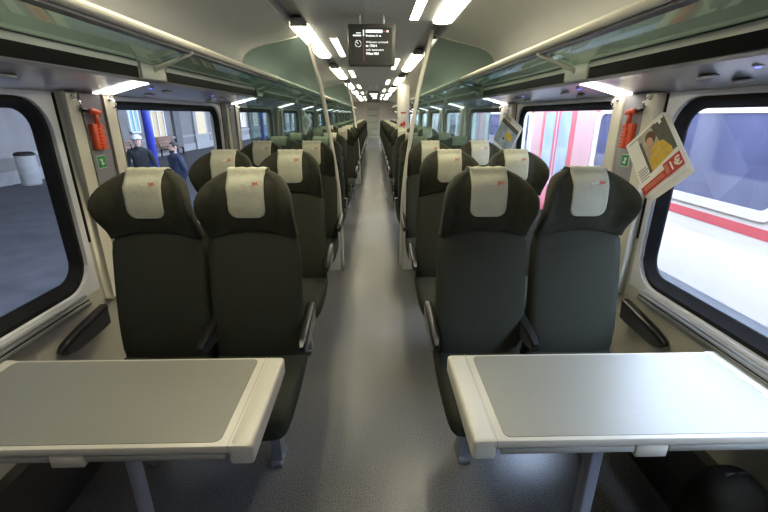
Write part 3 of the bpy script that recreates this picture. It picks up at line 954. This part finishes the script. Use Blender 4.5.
t, w_, h_ = magazine('blue grey magazine hanging at the second pillar, red train side', (1.235, 3.865, 1.595), (0.098, -0.209, -0.133), (-0.06, 0.13, -0.243), 0.25, 0.28)
pages(t, w_, h_)
flat('cover_photo', t, P((0.0, 0.32), (1.0, 0.32), (1.0, 1.0), (0.0, 1.0)), 'mag_blue', 0.0004)
flat('cover_title', t, P((0.02, 0.18), (0.98, 0.18), (0.98, 0.32), (0.02, 0.32)), 'mag_dark', 0.0008)
flat('cover_spot', t, P((0.04, 0.03), (0.40, 0.04), (0.44, 0.16), (0.10, 0.16)), 'mag_photo', 0.0008)
flat('cover_spot', t, P((0.45, 0.42), (0.85, 0.45), (0.80, 0.68), (0.50, 0.64)), 'mag_yellow', 0.0010)
flat('cover_spot', t, [(x * w_, y * h_) for x, y in ellipse(0.45, 0.72, 0.06, 0.04)], 'mag_dark', 0.0012)

t, w_, h_ = magazine('pale folded magazine hanging at the fourth pillar, platform side', (-1.25, 8.016, 1.621), (0.11, 0.191, -0.181), (-0.072, -0.124, -0.272), 0.25, 0.29)
pages(t, w_, h_)
flat('cover_photo', t, P((0.18, 0.2), (0.8, 0.2), (0.8, 0.8), (0.18, 0.8)), 'mag_blue', 0.0004)
flat('cover_spot', t, P((0.3, 0.35), (0.7, 0.3), (0.65, 0.7), (0.3, 0.7)), 'mag_photo', 0.0010)

# ================================================================== BAG
bg_ = thing('bag', 'dark rounded fabric bag standing by the wall under the table, red train side', 'bag', (1.150, 0.93, 0))
loops = []
n = 28
for z, sx, sy in ((0.0, 0.115, 0.07), (0.012, 0.13, 0.085), (0.06, 0.138, 0.095), (0.18, 0.142, 0.10), (0.30, 0.140, 0.098), (0.38, 0.132, 0.09), (0.435, 0.115, 0.078), (0.47, 0.088, 0.06), (0.487, 0.05, 0.036), (0.492, 0.012, 0.01)):
    loops.append([(sx * 0.82 * sgnpow(math.cos(2*PI*k/n), 0.7), sy * sgnpow(math.sin(2*PI*k/n), 0.7), z * 1.05) for k in range(n)])
obj('body', MB().loft(loops), 'bag', bg_, autosmooth=60)
arc = [(0.106 * math.cos(a), -0.06 - 0.035 * math.sin(a) * 0.3, 0.31 + 0.15 * math.sin(a)) for a in [PI * k / 16 for k in range(17)]]
obj('piping', MB().tube([(0.113, -0.058, 0.05)] + arc + [(-0.113, -0.058, 0.05)], 0.006, 8), 'black', bg_)
obj('handle', MB().tube([(-0.04, 0, 0.495), (-0.032, 0, 0.520), (0, 0, 0.526), (0.032, 0, 0.520), (0.04, 0, 0.495)], 0.007, 8), 'black', bg_)
obj('pocket', MB().rbox(-0.08, 0.08, -0.118, -0.085, 0.06, 0.25, 0.014, 2), 'bag', bg_)

# ================================================================== OUTSIDE, PLATFORM SIDE
M['paving'] = mat('platform_paving', (0.060, 0.057, 0.060), 0.7, var=0.25, scale=2.5, bump=0.2, bscale=30)
M['edge'] = mat('platform_edge', (0.28, 0.27, 0.25), 0.7, var=0.1, scale=5)
M['facade'] = mat('station_wall', (0.20, 0.18, 0.165), 0.8, var=0.10, scale=1.2)
M['facade2'] = mat('station_pilaster', (0.12, 0.11, 0.105), 0.8, var=0.1, scale=2)
M['bluepaint'] = mat('blue_column_paint', (0.02, 0.03, 0.26), 0.4, var=0.1, scale=6)
M['wood'] = mat('bench_wood', (0.24, 0.12, 0.065), 0.6, var=0.25, scale=8, stretch=(6, 1, 6))
M['canopy'] = mat('canopy_underside', (0.45, 0.45, 0.46), 0.7, var=0.05, scale=1)
M['litroom'] = emit('lit_room', (0.55, 0.41, 0.20), 0.22)
M['litblue'] = emit('lit_blue_window', (0.22, 0.40, 0.50), 0.3)
PZ = -0.60
platform = struct('platform_ground', MB().box(-12.6, -1.95, -110, 150, PZ - 0.4, PZ), 'paving')
obj('platform_edge', MB().box(-2.35, -1.95, -110, 150, PZ - 0.002, PZ + 0.004), 'edge', platform)
ground = struct('track_ground', MB().box(-1.95, 12, -110, 150, -1.7, -1.5), 'paving')
can = struct('shading_canopy_roof', MB().box(-12.6, -1.75, -110, 150, 4.1, 4.3), 'canopy')  # unseen canopy, its edge drawn towards the train to dim the platform
fac = thing('station_building', 'pale station building wall with lit windows across the platform', 'building', (-11.9, 12, PZ), kind='structure')
obj('wall', MB().box(-0.5, 0.0, -122, 138, 0.0, 4.75), 'facade', fac)
obj('ledge', MB().box(0.0, 0.10, -122, 138, 0.85, 0.97), 'edge', fac)
obj('plinth', MB().box(0.0, 0.05, -122, 138, 0.0, 0.42), 'edge', fac)
for y in (-24.0, -20.0, -16.0, -12.0, 7.0, 13.3, 20.5, 24.5, 28.5, 32.5, 36.5, 40.5, 44.5, 48.5, 52.5, 56.5, 60.5, 64.5, 68.5, 72.5, 76.5, 80.5, 84.5, 88.5, 92.5):
    obj('pilaster', MB().box(0.0, 0.16, y, y + 0.8, 0.0, 4.7), 'facade2', fac)
wlist = [(y + 1.6, y + 3.1, 1.15, 3.2, 'litblue' if k % 2 else 'litroom') for k, y in enumerate((-24, -20, -16))]
wlist += [(8.85, 9.75, 1.3, 3.4, 'litblue'), (10.9, 12.35, 0.65, 3.4, 'litroom')] + [(y + 1.6, y + 3.1, 1.15, 3.2, 'litroom') for y in [20.5 + 4 * q for q in range(26)]]
for y0, y1, z0, z1, m_ in wlist:
    f = MB()
    zm = z0 + (z1 - z0) * 0.62
    for a, b, c, d in ((y0, y0 + 0.10, z0, z1), (y1 - 0.10, y1, z0, z1), (y0, y1, z1 - 0.10, z1), (y0, y1, z0, z0 + 0.10), ((y0 + y1) / 2 - 0.04, (y0 + y1) / 2 + 0.04, z0, z1), (y0, y1, zm, zm + 0.07)):
        f.box(0.0, 0.09, a, b, c, d)
    wf = obj('window', f, 'white', fac)
    obj('pane', MB().box(0.0, 0.03, y0 + 0.08, y1 - 0.08, z0 + 0.08, z1 - 0.08), m_, wf)
dr = obj('door', MB().box(0.0, 0.14, 16.1, 18.3, 0.0, 3.4), 'edge', fac)
obj('door_pane', MB().box(0.12, 0.16, 16.45, 17.95, 0.95, 3.2), 'litroom', dr)

for k, (x, y) in enumerate(((-6.4, 12.20), (-6.4, 24.6))):
    c = thing('steel_column', 'blue painted steel column %s on the platform' % ('behind the capped man' if k == 0 else 'far along'), 'column', (x, y, PZ), kind='thing')
    obj('shaft', MB().rbox(-0.08, 0.08, -0.12, 0.12, 0.0, 4.72, 0.02, 1), 'bluepaint', c)
    obj('base', MB().rbox(-0.26, 0.26, -0.26, 0.26, 0.0, 0.18, 0.02, 1), 'facade2', c)
    obj('bracket', MB().loft([[(-0.17, -0.1, 4.2), (0.17, -0.1, 4.2), (0.6, -0.1, 4.7), (-0.6, -0.1, 4.7)], [(-0.17, 0.1, 4.2), (0.17, 0.1, 4.2), (0.6, 0.1, 4.7), (-0.6, 0.1, 4.7)]], smooth=False), 'bluepaint', c)

def bench(x, y, label):
    t = thing('platform_bench', label, 'bench', (x, y, PZ), group='slatted benches on the platform')
    for k in range(4):
        obj('slat', MB().rbox(-0.22 + k * 0.13, -0.12 + k * 0.13, -1.0, 1.0, 0.43, 0.46, 0.006, 1), 'wood', t)
    for k in range(4):
        obj('slat', MB().rbox(-0.30 - k * 0.02, -0.27 - k * 0.02, -1.0, 1.0, 0.52 + k * 0.14, 0.63 + k * 0.14, 0.006, 1), 'wood', t)
    for yy in (-0.8, 0.8):
        mb = MB(); mb.box(-0.24, 0.28, yy - 0.03, yy + 0.03, 0.38, 0.43); mb.box(-0.24, -0.18, yy - 0.03, yy + 0.03, 0, 0.40); mb.box(0.22, 0.28, yy - 0.03, yy + 0.03, 0, 0.40)
        mb.loft([[(-0.24, yy - 0.025, 0.40), (-0.20, yy - 0.025, 0.40), (-0.20, yy + 0.025, 0.40), (-0.24, yy + 0.025, 0.40)], [(-0.40, yy - 0.025, 1.06), (-0.36, yy - 0.025, 1.06), (-0.36, yy + 0.025, 1.06), (-0.40, yy + 0.025, 1.06)]], smooth=False)
        obj('leg', mb, 'rubber', t)
bench(-11.3, 19.4, 'brown slatted bench behind the man in the pale cap')
bench(-11.3, 23.6, 'brown slatted bench behind the man in navy')

lb = thing('litter_bin', 'pale round litter bin with dark lid on the platform', 'bin', (-11.2, 13.55, PZ))
obj('body', MB().lathe([(0.26, 0.0), (0.27, 0.05), (0.27, 0.92), (0.25, 0.95)], 20), 'edge', lb)
obj('lid', MB().lathe([(0.28, 0.94), (0.28, 1.0), (0.20, 1.05), (0.001, 1.06)], 20), 'rubber', lb)

# ------------------------------------------------------------------ the two men
M['skin'] = mat('skin', (0.50, 0.31, 0.24), 0.55, var=0.06, scale=30)
M['jacket_black'] = mat('black_jacket', (0.007, 0.007, 0.008), 0.8, var=0.2, scale=15)
M['jacket_navy'] = mat('navy_jacket', (0.012, 0.018, 0.042), 0.8, var=0.2, scale=15)
M['trousers'] = mat('dark_trousers', (0.02, 0.022, 0.03), 0.8, var=0.2, scale=15)
M['shoes'] = mat('dark_shoes', (0.012, 0.01, 0.01), 0.5, var=0.2, scale=15)
M['hair'] = mat('dark_hair', (0.02, 0.014, 0.01), 0.7, var=0.3, scale=60)
M['cap'] = mat('pale_cap', (0.52, 0.52, 0.55), 0.8, var=0.1, scale=30)
def person(label, loc, rz, jacket, height, cap, arms_pocket=True):
    t = thing('person', label, 'person', loc, rz)
    k = height / 1.78
    # joints: facing -y
    V = [((0, 0, 0.96), 0.135), ((0, 0.0, 1.12), 0.130), ((0, 0.0, 1.30), 0.150), ((0, 0.01, 1.44), 0.115), ((0, 0.0, 1.51), 0.056), ((0, -0.012, 1.56), 0.058), ((0, -0.02, 1.62), 0.082), ((0, -0.012, 1.69), 0.090), ((0, -0.005, 1.745), 0.060)]
    E = [(0, 1), (1, 2), (2, 3), (3, 4), (4, 5), (5, 6), (6, 7), (7, 8)]
    for sx in (-1, 1):
        b = len(V)
        V += [((sx * 0.17, 0.01, 1.42), 0.075), ((sx * 0.235, 0.03, 1.27), 0.060), ((sx * 0.27, 0.05, 1.12), 0.052), ((sx * 0.26, -0.02, 0.99), 0.046), ((sx * 0.235, -0.085, 0.89), 0.036), ((sx * 0.228, -0.10, 0.835), 0.036)]
        E += [(3, b), (b, b + 1), (b + 1, b + 2), (b + 2, b + 3), (b + 3, b + 4), (b + 4, b + 5)]
        for f, (fx, fy, ln) in enumerate(((-0.026, -0.012, 0.07), (-0.009, -0.016, 0.08), (0.009, -0.014, 0.075), (0.025, -0.006, 0.058))):
            c = len(V)
            V += [((sx * 0.228 + fx, -0.102 + fy * 0.3, 0.80), 0.0095), ((sx * 0.226 + fx, -0.104 + fy, 0.80 - ln * 0.55), 0.0085), ((sx * 0.222 + fx * 0.9, -0.098 + fy * 0.3, 0.80 - ln), 0.007)]
            E += [(b + 5, c), (c, c + 1), (c + 1, c + 2)]
        c = len(V)
        V += [((sx * 0.205, -0.135, 0.845), 0.010), ((sx * 0.198, -0.148, 0.805), 0.0085)]
        E += [(b + 5, c), (c, c + 1)]
        b = len(V)
        V += [((sx * 0.095, 0.0, 0.88), 0.100), ((sx * 0.11, 0.0, 0.70), 0.082), ((sx * 0.115, -0.005, 0.50), 0.060), ((sx * 0.118, 0.015, 0.32), 0.058), ((sx * 0.12, 0.03, 0.10), 0.042), ((sx * 0.122, 0.015, 0.05), 0.045), ((sx * 0.13, -0.09, 0.038), 0.040), ((sx * 0.135, -0.17, 0.03), 0.028)]
        E += [(0, b)] + [(b + q, b + q + 1) for q in range(7)]
    me = bpy.data.meshes.new('body')
    me.from_pydata([Vector(p) * k for p, r in V], E, [])
    tmp = bpy.data.objects.new('body_tmp', me); C.objects.link(tmp)
    sk = tmp.modifiers.new('skin', 'SKIN')
    sk.use_smooth_shade = True
    for i, (p, r) in enumerate(V):
        d = me.skin_vertices[0].data[i]
        d.radius = (r * k * (1.25 if i in (0, 1, 2, 3) else 1.0), r * k * (0.85 if i in (0, 1, 2, 3) else 1.0))
        d.use_root = (i == 0)
    ss = tmp.modifiers.new('subsurf', 'SUBSURF'); ss.levels = 2; ss.render_levels = 2
    dg = bpy.context.evaluated_depsgraph_get()
    bm_ = bpy.data.meshes.new_from_object(tmp.evaluated_get(dg))
    bpy.data.objects.remove(tmp)
    bm_.materials.clear()
    for q in ('skin', jacket, 'trousers', 'shoes'): bm_.materials.append(M[q])
    for pl in bm_.polygons:
        c = pl.center / k
        hand = abs(c.x) > 0.17 and c.z < 0.90 and c.z > 0.6 and c.y < -0.04
        if c.z > 1.515 or hand: pl.material_index = 0
        elif c.z > 0.86 or (abs(c.x) > 0.2 and c.z > 0.86): pl.material_index = 1
        elif c.z > 0.085: pl.material_index = 2
        else: pl.material_index = 3
        pl.use_smooth = True
    o = bpy.data.objects.new('body', bm_); C.objects.link(o); o.parent = t
    # jacket collar and hem
    n = 18
    loops = [[(rx * k * math.cos(2*PI*q/n), (yc + ry * math.sin(2*PI*q/n)) * k, z * k) for q in range(n)] for z, rx, ry, yc in ((1.45, 0.115, 0.10, 0.0), (1.50, 0.082, 0.08, 0.0), (1.535, 0.078, 0.078, -0.004), (1.53, 0.068, 0.068, -0.004))]
    obj('collar', MB().loft(loops, cap0=False, cap1=False), jacket, t)
    loops = [[(rx * k * math.cos(2*PI*q/n), ry * k * math.sin(2*PI*q/n), z * k) for q in range(n)] for z, rx, ry in ((0.82, 0.195, 0.150), (0.88, 0.190, 0.145), (1.0, 0.175, 0.128), (1.10, 0.165, 0.118))]
    obj('jacket_hem', MB().loft(loops, cap0=False, cap1=False), jacket, t)
    # face: nose, eyes, mouth, ears
    obj('nose', MB().loft([[(-0.007*k, -0.100*k, 1.668*k), (0.007*k, -0.100*k, 1.668*k), (0, -0.108*k, 1.668*k)], [(-0.016*k, -0.098*k, 1.632*k), (0.016*k, -0.098*k, 1.632*k), (0, -0.126*k, 1.635*k)], [(-0.012*k, -0.095*k, 1.624*k), (0.012*k, -0.095*k, 1.624*k), (0, -0.115*k, 1.624*k)]]), 'skin', t)
    for sx in (-1, 1):
        obj('eye', MB().lathe([(0.002, -0.008), (0.009, -0.004), (0.011, 0.0), (0.009, 0.004), (0.002, 0.008)], 8, (sx * 0.032 * k, -0.090 * k, 1.668 * k)), 'hair', t)
        obj('ear', MB().loft([[(sx * 0.082*k, (-0.005 + 0.022 * math.cos(a))*k, (1.655 + 0.034 * math.sin(a))*k) for a in [2*PI*q/10 for q in range(10)]], [(sx * 0.100*k, (0.003 + 0.020 * math.cos(a))*k, (1.657 + 0.032 * math.sin(a))*k) for a in [2*PI*q/10 for q in range(10)]]]), 'skin', t)
    obj('mouth', MB().rbox(-0.024*k, 0.024*k, -0.104*k, -0.090*k, 1.594*k, 1.604*k, 0.003, 1), 'mag_skin', t)
    # hair or cap
    def domeloops(z0, z1, r0, grow, yc):
        L = []
        for j in range(7):
            a = (PI / 2) * j / 6
            z = z0 + (z1 - z0) * math.sin(a)
            r = r0 * math.cos(a) + 0.002
            L.append([(r * math.cos(2*PI*q/n) * k, (yc + r * 1.10 * math.sin(2*PI*q/n)) * k, z * k) for q in range(n)])
        return L
    if cap:
        cp = obj('cap', MB().loft(domeloops(1.695, 1.795, 0.106, 0, -0.006)), 'cap', t)
        loops = [[(0.085*k*math.cos(a), (-0.085 + (-0.075) * math.sin(a))*k, (1.702 + dz)*k) for a in [PI*q/10 for q in range(11)]] for dz in (0.0, 0.008)]
        obj('cap_brim', MB().loft(loops), 'cap', cp)
        obj('hair', MB().loft([[(0.096*k*math.cos(a), (0.004 + 0.100*math.sin(a))*k, z*k) for a in [PI*(-0.1 + 1.2*q/12) for q in range(13)]] for z in (1.63, 1.70)], closed=False, cap0=False, cap1=False), 'hair', t)
    else:
        obj('hair', MB().loft(domeloops(1.664, 1.778, 0.0945, 0, 0.016)), 'hair', t)
        obj('beard', MB().loft([[(0.075*k*math.cos(a)*f, (-0.028 - 0.072*math.sin(a)*f)*k, z*k) for a in [PI*q/10 for q in range(11)]] for z, f in ((1.535, 0.55), (1.55, 0.85), (1.575, 0.98), (1.592, 0.96))], closed=False, cap0=False, cap1=False), 'hair', t)
    return t
person('man in black jacket and pale cap standing on the platform', (-5.12, 9.22, PZ), math.radians(25), 'jacket_black', 1.76, True)
person('bearded man in navy jacket without a cap standing on the platform', (-4.10, 8.66, PZ), math.radians(-35), 'jacket_navy', 1.66, False)

# ================================================================== OUTSIDE, RED TRAIN
M['tr_white'] = mat('train_white_paint', (0.43, 0.375, 0.32), 0.3, var=0.03, scale=1.5, coat=0.3)
M['tr_red'] = mat('train_red_paint', (0.38, 0.055, 0.06), 0.3, var=0.05, scale=2, coat=0.3)
M['tr_pink'] = mat('train_pale_pink', (0.36, 0.20, 0.19), 0.35, var=0.05, scale=2)  # pale pink tone of the panels beside the doors
M['tr_grey'] = mat('train_grey_skirt', (0.32, 0.33, 0.35), 0.5, var=0.08, scale=3)
M['tr_glass'] = mat('train_dark_glass', (0.06, 0.06, 0.10), 0.05, var=0.15, scale=2, spec=1.0)
M['tr_doorglass'] = mat('train_door_glass', (0.22, 0.26, 0.32), 0.08, var=0.15, scale=2, spec=0.8)
TX = 3.10
tr = thing('passenger_train', 'red and white passenger train on the next track', 'train', (TX, 0, -1.5))
zz = 1.5
def TB(name, x0, x1, y0, y1, z0, z1, m, parent=tr, r=0.0):
    mb = MB().rbox(x0, x1, y0, y1, z0 + zz, z1 + zz, r, 2) if r else MB().box(x0, x1, y0, y1, z0 + zz, z1 + zz)
    return obj(name, mb, m, parent)
TY0, TY1 = -60.0, 80.0
TB('lower_body', 0.0, 0.2, TY0, TY1, 0.0, 0.63, 'tr_white')
TB('waist_stripe', -0.002, 0.2, TY0, TY1, 0.63, 0.715, 'tr_red')
TB('window_band', 0.0, 0.2, TY0, TY1, 0.715, 1.60, 'tr_white')
TB('upper_stripe', -0.002, 0.2, TY0, TY1, 1.60, 1.85, 'tr_red')
TB('upper_body', 0.0, 0.2, TY0, TY1, 1.85, 2.35, 'tr_white')
TB('skirt', 0.06, 0.25, TY0, TY1, -0.75, 0.0, 'tr_grey')
TB('core', 0.2, 2.8, TY0, TY1, -0.6, 2.35, 'tr_grey')
mb = MB()
mb.loft([[(0.0, y, 2.35 + zz), (0.05, y, 2.55 + zz), (0.25, y, 2.75 + zz), (0.8, y, 2.95 + zz), (1.4, y, 3.0 + zz), (2.0, y, 2.95 + zz), (2.55, y, 2.75 + zz), (2.75, y, 2.55 + zz), (2.8, y, 2.35 + zz)] for y in (TY0, TY1)])
obj('roof', mb, 'tr_grey', tr, autosmooth=40)
for y in range(-6, 32, 5):
    for dy in (0.0, 2.0):
        yc = y + dy
        wl = MB().lathe([(0.40, -0.05), (0.46, -0.05), (0.46, 0.05), (0.40, 0.05)], 20)
        wl.xform(Matrix.Translation((0.35, yc, 0.46)) @ Matrix.Rotation(PI / 2, 4, 'Y'))
        obj('wheel', wl, 'tr_grey', tr)
def train_window(y0, y1):
    seg = 4
    fo = rrect(y0 - 0.07, y1 + 0.07, 0.765 + zz, 1.655 + zz, 0.14, seg); fi = rrect(y0, y1, 0.85 + zz, 1.585 + zz, 0.10, seg)
    mb = MB(); mb.loft([[(-0.002, y, z) for y, z in fo], [(-0.016, y, z) for y, z in fo], [(-0.016, y, z) for y, z in fi], [(-0.004, y, z) for y, z in fi]], cap0=False, cap1=False, smooth=False)
    f = obj('window_frame', mb, 'tr_white', tr)
    mb = MB(); mb.prism(rrect(y0 - 0.01, y1 + 0.01, 0.84 + zz, 1.595 + zz, 0.10, seg), 'x', -0.008, 0.0)
    obj('pane', mb, 'tr_glass', f)
def train_door(y0, y1):
    d = TB('door', -0.012, 0.1, y0, y1, -0.25, 1.75, 'tr_red')
    m_ = (y0 + y1) / 2
    TB('door_joint', -0.016, 0.0, m_ - 0.015, m_ + 0.015, -0.25, 1.75, 'tr_grey', d)
    for a, b in ((y0 + 0.14, m_ - 0.10), (m_ + 0.10, y1 - 0.14)):
        mb = MB(); mb.prism(rrect(a, b, 0.45 + zz, 1.62 + zz, 0.08, 4), 'x', -0.020, 0.0)
        obj('door_pane', mb, 'tr_doorglass', d)
    for a, b in ((y0 - 0.55, y0), (y1, y1 + 0.45)):
        TB('door_side_panel', -0.006, 0.1, a, b, -0.2, 1.75, 'tr_pink', d)
for y0, y1 in ((-3.6, -2.1), (-1.85, -0.35), (-0.1, 1.2), (1.4, 2.75), (2.98, 4.25), (4.45, 5.66)): train_window(y0, y1)
train_door(6.36, 7.62)
for y0, y1 in ((8.3, 9.6), (9.9, 11.2)): train_window(y0, y1)
train_door(12.2, 13.4)
for y0, y1 in ((14.2, 15.5), (15.8, 17.1), (17.4, 18.7), (19, 20.3)): train_window(y0, y1)
train_door(21.2, 22.4)
